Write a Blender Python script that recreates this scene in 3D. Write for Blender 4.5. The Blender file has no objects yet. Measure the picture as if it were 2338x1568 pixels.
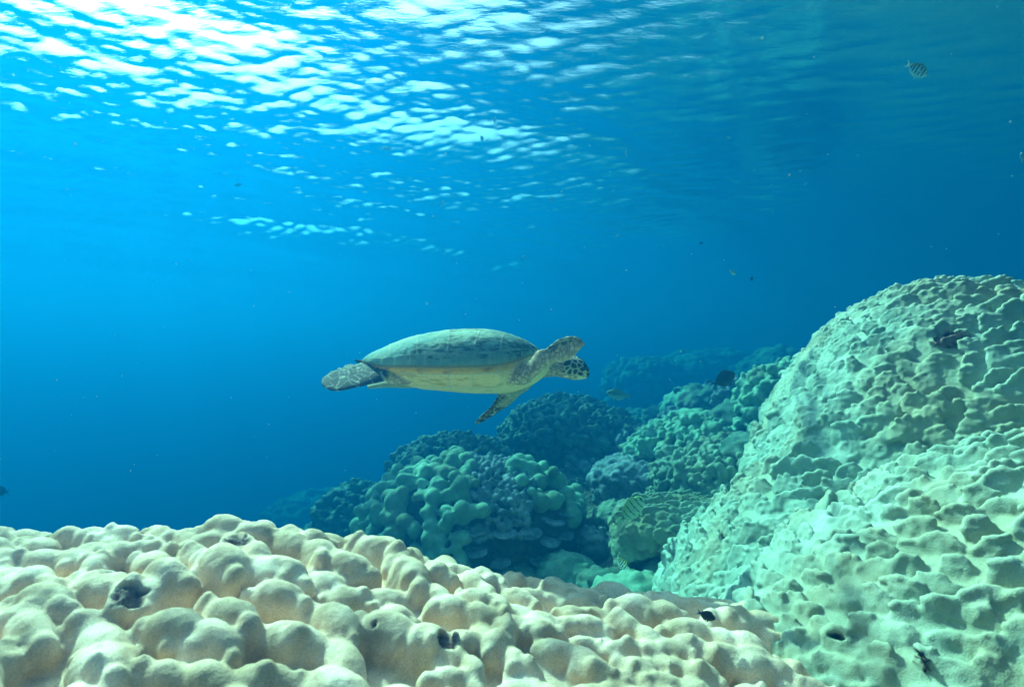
import bpy, bmesh, math
import numpy as np
from mathutils import Vector, Matrix
from mathutils.kdtree import KDTree

S = bpy.context.scene
COL = S.collection
rad = math.radians

# ------------------------------------------------------------------ camera
PITCH = rad(2.0)
cam_data = bpy.data.cameras.new("camera")
cam_data.lens = 20.0
cam_data.sensor_width = 36.0
cam_data.clip_start = 0.02
cam_data.clip_end = 500.0
cam_data.dof.use_dof = True
cam_data.dof.focus_distance = 2.0
cam_data.dof.aperture_fstop = 4.0
camera = bpy.data.objects.new("camera", cam_data)
camera.location = (0, 0, 0)
camera.rotation_euler = (math.pi / 2 + PITCH, 0, 0)
COL.objects.link(camera)
S.camera = camera

# ------------------------------------------------------------------ light
SUN_EL, SUN_AZ = rad(44.0), rad(-42.0)          # azimuth from straight ahead, minus = left
sun_dir = Vector((math.sin(SUN_AZ) * math.cos(SUN_EL), math.cos(SUN_AZ) * math.cos(SUN_EL), math.sin(SUN_EL)))
world = bpy.data.worlds.new("World")
S.world = world
world.use_nodes = True
wn, wl = world.node_tree.nodes, world.node_tree.links
bg = wn["Background"]
sky = wn.new("ShaderNodeTexSky")
sky.sky_type = 'NISHITA'
sky.sun_disc = False
sky.sun_elevation = SUN_EL
sky.sun_rotation = SUN_AZ
sky.air_density = 1.0
sky.dust_density = 9.0
sky.ozone_density = 1.0
wl.new(sky.outputs[0], bg.inputs[0])
bg.inputs[1].default_value = 0.07
sun_data = bpy.data.lights.new("sun", 'SUN')
sun_data.energy = 5.0
sun_data.angle = rad(0.5)
sun_data.color = (1.0, 0.85, 0.72)
sun = bpy.data.objects.new("sun", sun_data)
sun.rotation_euler = (-sun_dir).to_track_quat('-Z', 'Y').to_euler()
sun.location = (0, 0, 30)
COL.objects.link(sun)

S.view_settings.view_transform = 'Standard'
S.view_settings.look = 'None'
S.view_settings.gamma = 1.0
S.view_settings.exposure = 2.2

S.render.engine = 'CYCLES'
cy = S.cycles
cy.max_bounces = 8
cy.diffuse_bounces = 3
cy.glossy_bounces = 3
cy.transmission_bounces = 4
cy.transparent_max_bounces = 12
cy.volume_bounces = 5
cy.sample_clamp_indirect = 6.0
cy.caustics_reflective = False
cy.caustics_refractive = False
cy.use_denoising = True
try:
    cy.denoiser = 'OPENIMAGEDENOISE'
    cy.denoising_input_passes = 'RGB_ALBEDO_NORMAL'
except Exception:
    pass

# ------------------------------------------------------------------ helpers
SURF_Z = 2.05                                       # water surface above the camera
FPX = 1298.9                                       # focal length in the pixels of a 2338 px wide view
def W(px, py, d):
    """point at depth d along the view axis seen at (px, py)"""
    a, b = (px - 1169) / FPX * d, (784 - py) / FPX * d
    return np.array((a, d * math.cos(PITCH) - b * math.sin(PITCH), d * math.sin(PITCH) + b * math.cos(PITCH)))

def tag(o, label=None, cat=None, group=None, kind=None):
    if label: o["label"] = label
    if cat: o["category"] = cat
    if group: o["group"] = group
    if kind: o["kind"] = kind
    return o

def _mix(h):
    h = (h ^ (h >> np.uint32(15))) * np.uint32(0x2c1b3c6d)
    h = (h ^ (h >> np.uint32(12))) * np.uint32(0x297a2d39)
    return h ^ (h >> np.uint32(15))
def hash3(ix, iy, iz, seed):
    with np.errstate(over='ignore'):
        h = (ix.astype(np.int64).astype(np.uint32) * np.uint32(73856093)) ^ (iy.astype(np.int64).astype(np.uint32) * np.uint32(19349663)) \
            ^ (iz.astype(np.int64).astype(np.uint32) * np.uint32(83492791)) ^ np.uint32((seed * 2654435761) & 0xffffffff)
        return _mix(h)
def h01(h): return h.astype(np.float64) / 4294967296.0
def vnoise(P, seed=0):
    i = np.floor(P); f = P - i; f = f * f * f * (f * (f * 6 - 15) + 10)
    out = np.zeros(len(P))
    for dx in (0, 1):
        wx = f[:, 0] if dx else 1 - f[:, 0]
        for dy in (0, 1):
            wy = f[:, 1] if dy else 1 - f[:, 1]
            for dz in (0, 1):
                wz = f[:, 2] if dz else 1 - f[:, 2]
                out += wx * wy * wz * h01(hash3(i[:, 0] + dx, i[:, 1] + dy, i[:, 2] + dz, seed))
    return out * 2 - 1
def fbm(P, seed=0, octaves=4, gain=.5):
    s, a, n = np.zeros(len(P)), 1.0, 0.0
    for k in range(octaves):
        s += a * vnoise(P * 2.03 ** k + 7.3 * k, seed + k); n += a; a *= gain
    return s / n
def worley(P, seed=0, jit=1.0, full=False):
    i = np.floor(P)
    F1 = np.full(len(P), 9.0); F2 = np.full(len(P), 9.0); ID = np.zeros(len(P)); D = np.zeros_like(P) if full else None
    for dx in (-1, 0, 1):
        for dy in (-1, 0, 1):
            for dz in (-1, 0, 1):
                cx, cy_, cz = i[:, 0] + dx, i[:, 1] + dy, i[:, 2] + dz
                h = hash3(cx, cy_, cz, seed)
                a = h01(h); b = h01(_mix(h + np.uint32(77))); c = h01(_mix(h + np.uint32(991)))
                ex = P[:, 0] - (cx + .5 + jit * (a - .5)); ey = P[:, 1] - (cy_ + .5 + jit * (b - .5)); ez = P[:, 2] - (cz + .5 + jit * (c - .5))
                d = np.sqrt(ex * ex + ey * ey + ez * ez)
                m = d < F1
                F2 = np.where(m, F1, np.minimum(F2, d)); ID = np.where(m, h01(_mix(h + np.uint32(4242))), ID); F1 = np.where(m, d, F1)
                if full: D[m] = np.stack((ex[m], ey[m], ez[m]), 1)
    return (F1, F2, ID, D) if full else (F1, F2, ID)
def pillow(t, w):
    q = 1 - np.clip(t / w, 0, 1); return np.sqrt(np.maximum(1 - q * q, 0))
def proj(P):
    P = np.asarray(P); d = P[:, 1] * math.cos(PITCH) + P[:, 2] * math.sin(PITCH); b = -P[:, 1] * math.sin(PITCH) + P[:, 2] * math.cos(PITCH)
    return 1169 + P[:, 0] / d * FPX, 784 - b / d * FPX
def sstep(a, b, x):
    t = np.clip((x - a) / (b - a), 0, 1); return t * t * (3 - 2 * t)
def lerp(a, b, t): return a + (b - a) * t

def curve(pts, s):
    """smooth curve through (x, value) points (monotone-ish cubic)"""
    x = np.array([p[0] for p in pts], float); v = np.array([p[1] for p in pts], float)
    m = np.gradient(v, x); i = np.clip(np.searchsorted(x, s) - 1, 0, len(x) - 2)
    h = x[i + 1] - x[i]; t = np.clip((s - x[i]) / h, 0, 1)
    return (2 * t ** 3 - 3 * t ** 2 + 1) * v[i] + (t ** 3 - 2 * t ** 2 + t) * h * m[i] + (-2 * t ** 3 + 3 * t ** 2) * v[i + 1] + (t ** 3 - t ** 2) * h * m[i + 1]
def mesh_from(name, V, F, smooth=True):
    me = bpy.data.meshes.new(name)
    V = np.ascontiguousarray(V, dtype=np.float32)
    me.vertices.add(len(V)); me.vertices.foreach_set("co", V.ravel())
    if isinstance(F, np.ndarray):
        n = F.shape[1]; nf = len(F)
        me.loops.add(nf * n); me.polygons.add(nf)
        me.loops.foreach_set("vertex_index", F.astype(np.int32).ravel())
        me.polygons.foreach_set("loop_start", np.arange(0, nf * n, n, dtype=np.int32))
        me.polygons.foreach_set("loop_total", np.full(nf, n, dtype=np.int32))
    else:
        nf = len(F); ln = np.array([len(f) for f in F], dtype=np.int32)
        me.loops.add(int(ln.sum())); me.polygons.add(nf)
        me.loops.foreach_set("vertex_index", np.array([i for f in F for i in f], dtype=np.int32))
        me.polygons.foreach_set("loop_start", np.concatenate(([0], np.cumsum(ln)[:-1])).astype(np.int32))
        me.polygons.foreach_set("loop_total", ln)
    if smooth: me.polygons.foreach_set("use_smooth", np.ones(nf, dtype=bool))
    me.update(calc_edges=True); me.validate()
    return me
def coords(me):
    a = np.empty(len(me.vertices) * 3, dtype=np.float32); me.vertices.foreach_get("co", a); return a.reshape(-1, 3).astype(np.float64)
def normals(me):
    a = np.empty(len(me.vertices) * 3, dtype=np.float32); me.vertex_normals.foreach_get("vector", a); return a.reshape(-1, 3).astype(np.float64)
def set_coords(me, V):
    me.vertices.foreach_set("co", np.ascontiguousarray(V, dtype=np.float32).ravel()); me.update()
def paint(me, rgb, name="tint"):
    at = me.color_attributes.new(name, 'FLOAT_COLOR', 'POINT')
    c = np.ones((len(me.vertices), 4), dtype=np.float32); c[:, :3] = rgb
    at.data.foreach_set("color", c.ravel())
def put(name, me, mat=None, parent=None, loc=None):
    o = bpy.data.objects.new(name, me); COL.objects.link(o)
    if mat: me.materials.append(mat)
    if parent: o.parent = parent
    if loc is not None: o.location = loc
    return o

def ico(sub):
    bm = bmesh.new(); bmesh.ops.create_icosphere(bm, subdivisions=sub, radius=1.0)
    v = np.array([x.co[:] for x in bm.verts]); f = np.array([[q.index for q in x.verts] for x in bm.faces]); bm.free()
    return v, f
ICO = {k: ico(k) for k in (1, 2, 3, 4, 5)}
class Blobs:
    """a heap of overlapping closed ellipsoids, later merged into one skin"""
    def __init__(s): s.V, s.F, s.n = [], [], 0
    def raw(s, v, f): s.V.append(v); s.F.append(f + s.n); s.n += len(v)
    def add(s, c, R, r, sub=2, power=1.0):
        v, f = ICO[sub]
        p = v
        if power != 1.0:
            q = np.sign(v) * np.abs(v) ** power; p = q / np.maximum(np.linalg.norm(q, axis=1, keepdims=True), 1e-6) * (0.5 + 0.5 * np.linalg.norm(q, axis=1, keepdims=True))
        s.raw((p * np.asarray(r)) @ np.asarray(R).T + np.asarray(c), f)
    def skin(s, name, voxel, smooth=2, fac=.5, sub=0):
        me = mesh_from(name, np.concatenate(s.V), np.concatenate(s.F))
        o = bpy.data.objects.new(name + "_raw", me); COL.objects.link(o)
        m = o.modifiers.new("r", 'REMESH'); m.mode = 'VOXEL'; m.voxel_size = voxel; m.use_smooth_shade = True
        if smooth:
            q = o.modifiers.new("s", 'SMOOTH'); q.factor = fac; q.iterations = smooth
        if sub:
            u = o.modifiers.new('u', 'SUBSURF'); u.levels = sub; u.render_levels = sub
        dg = bpy.context.evaluated_depsgraph_get()
        out = bpy.data.meshes.new_from_object(o.evaluated_get(dg))
        bpy.data.objects.remove(o); bpy.data.meshes.remove(me)
        out.name = name
        out.polygons.foreach_set("use_smooth", np.ones(len(out.polygons), dtype=bool))
        return out
def frame(n, up=(0, 0, 1), twist=0.0):
    """columns: side, along (uphill), normal"""
    n = np.asarray(n, float); n = n / np.linalg.norm(n)
    a = np.asarray(up, float) - n * np.dot(up, n)
    if np.linalg.norm(a) < 1e-4: a = np.array((0, 1., 0)) - n * n[1]
    a /= np.linalg.norm(a); b = np.cross(a, n)
    c, s_ = math.cos(twist), math.sin(twist)
    return np.stack((b * c + a * s_, a * c - b * s_, n), axis=1)
def spread(P, dmin, rng, limit=99999):
    """dart throwing: indices of points at least dmin apart (dmin may be an array)"""
    d = np.broadcast_to(np.asarray(dmin, float), (len(P),)); keep = []
    cell = {}; g = float(np.max(d))
    for i in range(len(P)):
        k = tuple(np.floor(P[i] / g).astype(int)); ok = True
        for dx in (-1, 0, 1):
            for dy in (-1, 0, 1):
                for dz in (-1, 0, 1):
                    for j in cell.get((k[0] + dx, k[1] + dy, k[2] + dz), ()):
                        if (P[i, 0] - P[j, 0]) ** 2 + (P[i, 1] - P[j, 1]) ** 2 + (P[i, 2] - P[j, 2]) ** 2 < d[i] ** 2: ok = False; break
                    if not ok: break
                if not ok: break
            if not ok: break
        if ok:
            keep.append(i); cell.setdefault(k, []).append(i)
            if len(keep) >= limit: break
    return keep
def on_ellipsoid(c, r, n, rng):
    v = rng.normal(size=(n, 3)); v /= np.linalg.norm(v, axis=1, keepdims=True)
    nn = v / r; nn /= np.linalg.norm(nn, axis=1, keepdims=True)
    return v * r + c, nn

# ------------------------------------------------------------------ materials
def new_mat(name):
    m = bpy.data.materials.new(name); m.use_nodes = True
    return m, m.node_tree.nodes, m.node_tree.links, m.node_tree.nodes["Principled BSDF"]
def ramp(nt, fac, stops, interp='LINEAR'):
    r = nt.nodes.new("ShaderNodeValToRGB"); r.color_ramp.interpolation = interp
    e = r.color_ramp.elements
    while len(e) < len(stops): e.new(.5)
    for k, (p, c) in enumerate(stops):
        e[k].position = p; e[k].color = (*c, 1) if len(c) == 3 else c
    nt.links.new(fac, r.inputs[0]); return r.outputs[0]
def noise(nt, vec, scale, detail=3, rough=.55):
    n = nt.nodes.new("ShaderNodeTexNoise"); n.inputs["Scale"].default_value = scale; n.inputs["Detail"].default_value = detail; n.inputs["Roughness"].default_value = rough
    nt.links.new(vec, n.inputs["Vector"]); return n.outputs["Fac"]
def voro(nt, vec, scale, feature='F1', out="Distance"):
    n = nt.nodes.new("ShaderNodeTexVoronoi"); n.feature = feature; n.inputs["Scale"].default_value = scale
    nt.links.new(vec, n.inputs["Vector"]); return n.outputs[out]
def mixc(nt, fac, a, b, mode='MIX'):
    m = nt.nodes.new("ShaderNodeMix"); m.data_type = 'RGBA'; m.blend_type = mode
    for s, v in ((m.inputs[0], fac), (m.inputs[6], a), (m.inputs[7], b)):
        if hasattr(v, "is_linked"): nt.links.new(v, s)
        elif isinstance(v, (int, float)): s.default_value = v
        else: s.default_value = (*v, 1)
    return m.outputs[2]
def bump(nt, bsdf, h, strength, dist, prev=None):
    b = nt.nodes.new("ShaderNodeBump"); b.inputs["Strength"].default_value = strength; b.inputs["Distance"].default_value = dist
    nt.links.new(h, b.inputs["Height"])
    if prev is not None: nt.links.new(prev, b.inputs["Normal"])
    nt.links.new(b.outputs[0], bsdf.inputs["Normal"]); return b.outputs[0]
def objco(nt):
    return nt.nodes.new("ShaderNodeTexCoord").outputs["Object"]

def coral_mat(name, c0, c1, c2, polyp=520.0, grain=.35, blotch=9.0, vary=None, dead_and_shade=False):
    m, N, L, b = new_mat(name); nt = m.node_tree; v = objco(nt)
    col = ramp(nt, noise(nt, v, blotch, 5, .6), [(.3, c0), (.52, c1), (.72, c2)])
    if vary: col = mixc(nt, ramp(nt, noise(nt, v, vary[0], 4, .6), [(.45, (0, 0, 0)), (.68, (.75, .75, .75))]), col, vary[1])
    pol = voro(nt, v, polyp)
    col = mixc(nt, grain, col, ramp(nt, pol, [(.15, (.5, .5, .5)), (.6, (1.3, 1.3, 1.3))]), 'MULTIPLY')
    if dead_and_shade:                                      # encrusted patches, plus shade of holes and crevices painted dark
        at = N.new("ShaderNodeAttribute"); at.attribute_name = "tint"
        crust_and_shade = ramp(nt, noise(nt, v, 60, 5, .7), [(.35, (.03, .025, .02)), (.5, (.16, .10, .08)), (.6, (.28, .15, .14)), (.72, (.45, .38, .33))])
        col = mixc(nt, at.outputs["Fac"], col, crust_and_shade)
    L.new(col, b.inputs["Base Color"]); b.inputs["Roughness"].default_value = .72
    b.inputs["Specular IOR Level"].default_value = .06
    n1 = bump(nt, b, noise(nt, v, blotch * 8, 4, .6), .35, .004)
    bump(nt, b, pol, .4, .0014, n1)
    return m
# ------------------------------------------------------------------ water surface, water body
rng = np.random.default_rng(11)
def sinh_axis(lo, hi, c, n, b):
    t = np.linspace(-1, 1, n)
    return np.where(t < 0, c - (c - lo) * np.sinh(-b * t) / math.sinh(b), c + (hi - c) * np.sinh(b * t) / math.sinh(b))
WX = sinh_axis(-80, 80, -1.6, 1000, 4.2); WY = sinh_axis(-50, 90, 5.4, 1000, 4.1)
gx, gy = np.meshgrid(WX, WY); gz = np.zeros_like(gx)
sx, sy = gx.copy(), gy.copy()
step = np.maximum(np.gradient(WX)[None, :] * np.ones_like(gx), np.gradient(WY)[:, None] * np.ones_like(gx))
for k in range(72):
    lam = 2.5 * (0.085 / 2.5) ** (k / 71.0)
    # the swell runs away to the left, the wind ripples cross it
    th = rad(128) + rng.normal() * rad(16) if lam > .55 else rad(84) + rng.normal() * rad(38)
    kk = 2 * math.pi / lam; ph = rng.uniform(0, 6.283)
    slope = .034 if lam > .55 else (.042 if lam > .26 else .070)
    amp = slope / kk
    fade = np.clip((lam / step - 2.2) / 2.2, 0, 1)
    arg = kk * (gx * math.cos(th) + gy * math.sin(th)) + ph
    gz += amp * fade * np.cos(arg)
    q = .7 * amp * fade * np.sin(arg)
    sx -= q * math.cos(th); sy -= q * math.sin(th)
dd = (-gx + gy) * .7071; gz -= .16 * 4.7 / 6.283 * np.sin(6.283 / 4.7 * (dd - 4.1)) * np.exp(-((gx + 2.5) / 7) ** 2)
gz *= .75 + .55 * np.clip(fbm(np.stack((gx.ravel() * .35, gy.ravel() * .35, 0 * gx.ravel()), 1), 5, 3).reshape(gx.shape), -1, 1)
calm = 1 - .84 * sstep(-.8, 1.4, gx - .18 * gy)             # slicker water to the right
gz *= calm
ny, nx = gx.shape
idx = np.arange(nx * ny).reshape(ny, nx)
WF = np.stack((idx[:-1, :-1], idx[:-1, 1:], idx[1:, 1:], idx[1:, :-1]), -1).reshape(-1, 4)
me = mesh_from("water_surface", np.stack((sx.ravel(), sy.ravel(), gz.ravel() + SURF_Z), 1), WF)
m = bpy.data.materials.new("sea surface from below"); m.use_nodes = True
nt = m.node_tree; nt.nodes.clear()
out = nt.nodes.new("ShaderNodeOutputMaterial"); mx = nt.nodes.new("ShaderNodeMixShader")
tr = nt.nodes.new("ShaderNodeBsdfTransparent"); gl = nt.nodes.new("ShaderNodeBsdfGlossy"); fr = nt.nodes.new("ShaderNodeFresnel")
gl.inputs["Roughness"].default_value = .02; gl.inputs["Color"].default_value = (.86, .94, 1, 1)
fr.inputs["IOR"].default_value = 1.21
bp = nt.nodes.new("ShaderNodeBump"); bp.inputs["Strength"].default_value = .4; bp.inputs["Distance"].default_value = .012
tc = nt.nodes.new("ShaderNodeTexCoord"); mp = nt.nodes.new("ShaderNodeMapping")
mp.inputs["Rotation"].default_value = (0, 0, rad(24)); mp.inputs["Scale"].default_value = (.55, 1.6, 1)
nt.links.new(tc.outputs["Object"], mp.inputs[0])
nt.links.new(noise(nt, mp.outputs[0], 20.0, 4, .62), bp.inputs["Height"])
sp = nt.nodes.new("ShaderNodeSeparateXYZ"); nt.links.new(tc.outputs["Object"], sp.inputs[0])
ma = nt.nodes.new("ShaderNodeMath"); ma.operation = 'MULTIPLY_ADD'; ma.inputs[1].default_value = -.18
nt.links.new(sp.outputs[1], ma.inputs[0]); nt.links.new(sp.outputs[0], ma.inputs[2])
mr = nt.nodes.new("ShaderNodeMapRange"); nt.links.new(ma.outputs[0], mr.inputs[0])
for k_, v_ in zip((1, 2, 3, 4), (-.8, 1.4, .34, .14)): mr.inputs[k_].default_value = v_
nt.links.new(mr.outputs[0], bp.inputs["Strength"])
nt.links.new(bp.outputs[0], fr.inputs["Normal"]); nt.links.new(bp.outputs[0], gl.inputs["Normal"])
nt.links.new(fr.outputs[0], mx.inputs[0]); nt.links.new(tr.outputs[0], mx.inputs[1]); nt.links.new(gl.outputs[0], mx.inputs[2])
nt.links.new(mx.outputs[0], out.inputs[0])
tag(put("water_surface", me, m), kind="structure")

# the water between the reef and the eye
def box_mesh(name, lo, hi):
    bm = bmesh.new(); bmesh.ops.create_cube(bm, size=1.0)
    for v in bm.verts: v.co = Vector([(a + b) / 2 + c * (b - a) for a, b, c in zip(lo, hi, v.co)])
    me = bpy.data.meshes.new(name); bm.to_mesh(me); bm.free(); return me
hz = put("haze", box_mesh("haze", (-84, -54, -22.5), (84, 94, SURF_Z + .9)))
m = bpy.data.materials.new("clear sea water"); m.use_nodes = True; nt = m.node_tree; nt.nodes.clear()
out = nt.nodes.new("ShaderNodeOutputMaterial"); pv = nt.nodes.new("ShaderNodeVolumePrincipled")
DENS = .7
K_ = 1.5; sig_s = K_ * np.array((.0001, .0132, .0328)); sig_a = K_ * np.array((.205, .076, .064))
cs = sig_s / DENS; ca = (1 - sig_a / (DENS * (1 - cs))) ** 2
pv.inputs["Color"].default_value = (*cs, 1); pv.inputs["Density"].default_value = DENS
pv.inputs["Absorption Color"].default_value = (*ca, 1); pv.inputs["Anisotropy"].default_value = .60
nt.links.new(pv.outputs[0], out.inputs["Volume"])
hz.data.materials.append(m); tag(hz, kind="stuff")
# ------------------------------------------------------------------ sea bed
def ground_z(x, y):
    x = np.asarray(x, float); y = np.asarray(y, float)
    z = -1.25 + np.where(x > 0, .42 * x, .30 * x)
    z = np.where(x < -3.2, -2.21 + 1.2 * (x + 3.2), z)
    z = np.maximum(z, -18.0 + 0 * x); z = np.minimum(z, -.16 + .02 * x)
    z = z - .17 * np.maximum(y - 5.0, 0)
    z = z - .30 * np.exp(-((x - .5) / .8) ** 2 - ((y - 2.6) / 1.2) ** 2)
    return z
GX = sinh_axis(-82, 82, 1.0, 520, 4.2); GY = sinh_axis(-52, 92, 4.0, 460, 4.0)
gx, gy = np.meshgrid(GX, GY); P = np.stack((gx.ravel(), gy.ravel(), 0 * gx.ravel()), 1)
z = ground_z(P[:, 0], P[:, 1])
z += .22 * fbm(P * .7, 31, 4) + .05 * fbm(P * 5.0, 37, 3)
near = np.exp(-((P[:, 0] - 1) / 7) ** 2 - ((P[:, 1] - 5) / 8) ** 2)
f1, f2, _ = worley(P * 4.5 + .3 * fbm(P * 2, 3)[:, None], 41)
z += near * .10 * (.75 - f1)
ny, nx = gx.shape; idx = np.arange(nx * ny).reshape(ny, nx)
GF = np.stack((idx[:-1, :-1], idx[:-1, 1:], idx[1:, 1:], idx[1:, :-1]), -1).reshape(-1, 4)
me = mesh_from("seabed", np.stack((P[:, 0], P[:, 1], z), 1), GF)
m, N, L, b = new_mat("rubble and algae covered reef rock"); nt = m.node_tree; v = objco(nt)
col = ramp(nt, noise(nt, v, 6, 6, .65), [(.3, (.03, .04, .025)), (.5, (.075, .09, .055)), (.62, (.13, .14, .09)), (.75, (.22, .23, .16))])
col = mixc(nt, ramp(nt, noise(nt, v, 17, 4, .6), [(.55, (0, 0, 0)), (.7, (1, 1, 1))]), col, (.27, .27, .21))
L.new(col, b.inputs["Base Color"]); b.inputs["Roughness"].default_value = .9
n1 = bump(nt, b, noise(nt, v, 24, 5, .65), .9, .05); bump(nt, b, voro(nt, v, 30), .7, .03, n1)
tag(put("seabed", me, m), kind="structure")

# ------------------------------------------------------------------ coral materials
M_front = coral_mat("tan lobe coral", (.52, .32, .20), (.78, .52, .37), (.90, .67, .52), polyp=380, grain=.42, blotch=13, vary=(5.5, (.36, .24, .14)), dead_and_shade=True)
M_right = coral_mat("pale plate coral", (.22, .29, .22), (.33, .41, .32), (.44, .52, .43), polyp=320, grain=.2, blotch=7, vary=(2.2, (.36, .30, .18)), dead_and_shade=True)
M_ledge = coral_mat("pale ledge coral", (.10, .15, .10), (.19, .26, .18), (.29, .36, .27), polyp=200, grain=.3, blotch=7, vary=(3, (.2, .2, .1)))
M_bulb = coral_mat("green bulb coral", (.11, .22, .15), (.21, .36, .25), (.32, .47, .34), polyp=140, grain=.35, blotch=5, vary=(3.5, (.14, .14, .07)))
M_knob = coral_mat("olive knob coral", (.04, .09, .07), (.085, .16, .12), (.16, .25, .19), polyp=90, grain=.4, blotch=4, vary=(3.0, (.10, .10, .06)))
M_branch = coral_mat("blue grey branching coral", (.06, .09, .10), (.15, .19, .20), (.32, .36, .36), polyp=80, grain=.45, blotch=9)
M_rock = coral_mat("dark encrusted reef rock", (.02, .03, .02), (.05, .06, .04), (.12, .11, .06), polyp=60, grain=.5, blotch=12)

def marks(V, spots, amp=.6):
    """0..1 mask of ragged patches round the surface points seen at the given places"""
    px, py = proj(V); dep = V[:, 1].copy(); out = np.zeros(len(V)); n = fbm(V * 22, 91, 3)
    for cx, cy, r, sq in spots:
        d2 = (px - cx) ** 2 + (py - cy) ** 2 + 90 * dep ** 2
        ok = dep > .2; j = np.flatnonzero(ok)[np.argmin((((px - cx) ** 2 + (py - cy) ** 2) + 400 * dep)[ok])]
        q = (V - V[j]) * np.array((1 / sq, 1, sq)); d = np.linalg.norm(q, axis=1) / r + amp * n
        out = np.maximum(out, 1 - sstep(.86, 1.0, d))
    return out
def roughen(me, amp1, sc1, amp2=0, sc2=1, seed=0):
    V, Nn = coords(me), normals(me)
    d = amp1 * fbm(V * sc1, seed, 3)
    if amp2:
        f1, _, _ = worley(V * sc2 + .25 * vnoise(V * sc2 * .7, seed)[:, None], seed + 9)
        d += amp2 * (.55 - f1)
    set_coords(me, V + Nn * d[:, None])

# --- the big tan mound in front
CREST = [(-2.2, -.60), (-1.6, -.455), (-1.17, -.432), (-.8, -.424), (-.56, -.428), (-.26, -.492), (.03, -.548), (.3, -.580), (.49, -.607), (.75, -.665), (1.0, -.78), (1.4, -1.15)]
def front_z(x, y):
    x = np.asarray(x, float); y = np.asarray(y, float)
    return curve(CREST, x) - 1.6 * np.maximum(y - 1.32, 0) ** 2 - .16 * np.maximum(1.32 - y, 0) ** 1.5
def front_normal(p, e=2e-3):
    n = np.array((-(front_z(p[0] + e, p[1]) - front_z(p[0] - e, p[1])) / (2 * e), -(front_z(p[0], p[1] + e) - front_z(p[0], p[1] - e)) / (2 * e), 1.0))
    return n / np.linalg.norm(n)
def grid_solid(B, xs, ys, zf, low):
    X, Y = np.meshgrid(xs, ys); Z = zf(X, Y); ny, nx = X.shape; id_ = np.arange(nx * ny).reshape(ny, nx)
    V = np.stack((X, Y, Z), -1).reshape(-1, 3)
    q = np.stack((id_[:-1, :-1], id_[:-1, 1:], id_[1:, 1:], id_[1:, :-1]), -1).reshape(-1, 4)
    ring = np.concatenate((id_[0, :], id_[1:, -1], id_[-1, -2::-1], id_[-2:0:-1, 0])); n = len(V); k = np.arange(len(ring)); k2 = (k + 1) % len(ring)
    L_ = V[ring].copy(); L_[:, 2] = low; c = np.array([[xs.mean(), ys.mean(), low]])
    F = np.concatenate((q[:, [0, 1, 2]], q[:, [0, 2, 3]], np.stack((ring[k], n + k, n + k2), 1), np.stack((ring[k], n + k2, ring[k2]), 1), np.stack((n + k2, n + k, np.full(len(k), n + len(k))), 1)))
    B.raw(np.concatenate((V, L_, c)), F)
def front_coral():
    r = np.random.default_rng(4); B = Blobs()
    grid_solid(B, np.linspace(-2.1, 1.3, 130), np.linspace(.12, 1.9, 80), lambda x, y: front_z(x, y) - .020, -1.6)
    q = np.stack((r.uniform(-2.05, 1.25, 16000), r.uniform(.15, 1.8, 16000)), 1)
    P = np.stack((q[:, 0], q[:, 1], front_z(q[:, 0], q[:, 1])), 1)
    size = .085 + .060 * np.clip(vnoise(P * 3.0, 4) * .8 + .45, 0, 1)
    ca, sa = math.cos(rad(-24)), math.sin(rad(-24)); Q = np.stack((.62 * (P[:, 0] * ca + P[:, 1] * sa), 1.25 * (-P[:, 0] * sa + P[:, 1] * ca), 0 * P[:, 2]), 1)
    for i in spread(Q, size * .62, r):
        # a winding upright ridge: slabs joined end to end, scalloped on the side that faces out
        s = size[i]; n = front_normal(P[i]) + np.array((.0, .15, .25)) + r.normal(size=3) * .08
        ang = r.normal() * .35; pos = P[i].copy(); k_ = r.integers(1, 4); wall = None
        h0 = s * r.uniform(.42, .60); sink = s * r.uniform(-.24, -.04)
        for q_ in range(k_):
            R = frame(n, (1, -.45, 0), ang)
            if wall is None: wall = 1.0 if (R[:, 0] @ P[i]) < 0 else -1.0
            a, b_, h = s * r.uniform(.26, .36), s * r.uniform(.42, .62), h0 * r.uniform(.85, 1.1)
            zz = pos.copy(); zz[2] = float(front_z(zz[0], zz[1])); c = zz + R[:, 2] * sink
            B.add(c, R, (a, b_, h), 3, .80)
            m_ = r.integers(2, 5)
            for j in range(m_):
                t = (j - (m_ - 1) / 2) / max(m_ - 1, 1) * 2
                g = s * r.uniform(.13, .22)
                o = R @ np.array((wall * a * r.uniform(-.1, .55), t * b_ * .85, h * (.78 - .25 * t * t) - g * r.uniform(.7, 1.3)))
                B.add(c + o, R, (g, g * r.uniform(.8, 1.2), g * r.uniform(1.2, 2.0)), 3)
            if r.random() < .8:
                g = s * r.uniform(.12, .2)
                B.add(c + R @ np.array((wall * a * r.uniform(.5, .95), r.uniform(-.7, .7) * b_, h * r.uniform(-.2, .4))), R, (g * .8, g, g * 1.3), 2)
            pos = pos + R[:, 1] * b_ * 1.15; ang += r.normal() * .45
    me = B.skin("coral_mound", .0052, 4)
    V, Nn = coords(me), normals(me)
    bare_and_shade = marks(V, [(285, 1345, .040, 1.5), (250, 1300, .020, 1.0), (365, 1217, .030, 1.6), (540, 1222, .028, 1.6), (1035, 1455, .020, 1.2), (853, 1424, .006, .8)])  # encrusted brown patches; the last ones are holes with painted-in shade
    V = V + Nn * (.0042 * fbm(V * 24, 3, 3) + .0010 * fbm(V * 95, 13, 2) - bare_and_shade * (.014 + .007 * fbm(V * 70, 44, 3)))[:, None]
    set_coords(me, V); paint(me, bare_and_shade[:, None] * np.ones((1, 3))); return me
o = put("coral_mound", front_coral(), M_front)
tag(o, "big tan lobed coral mound filling the foreground, nearest to the viewer", "coral")

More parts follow.
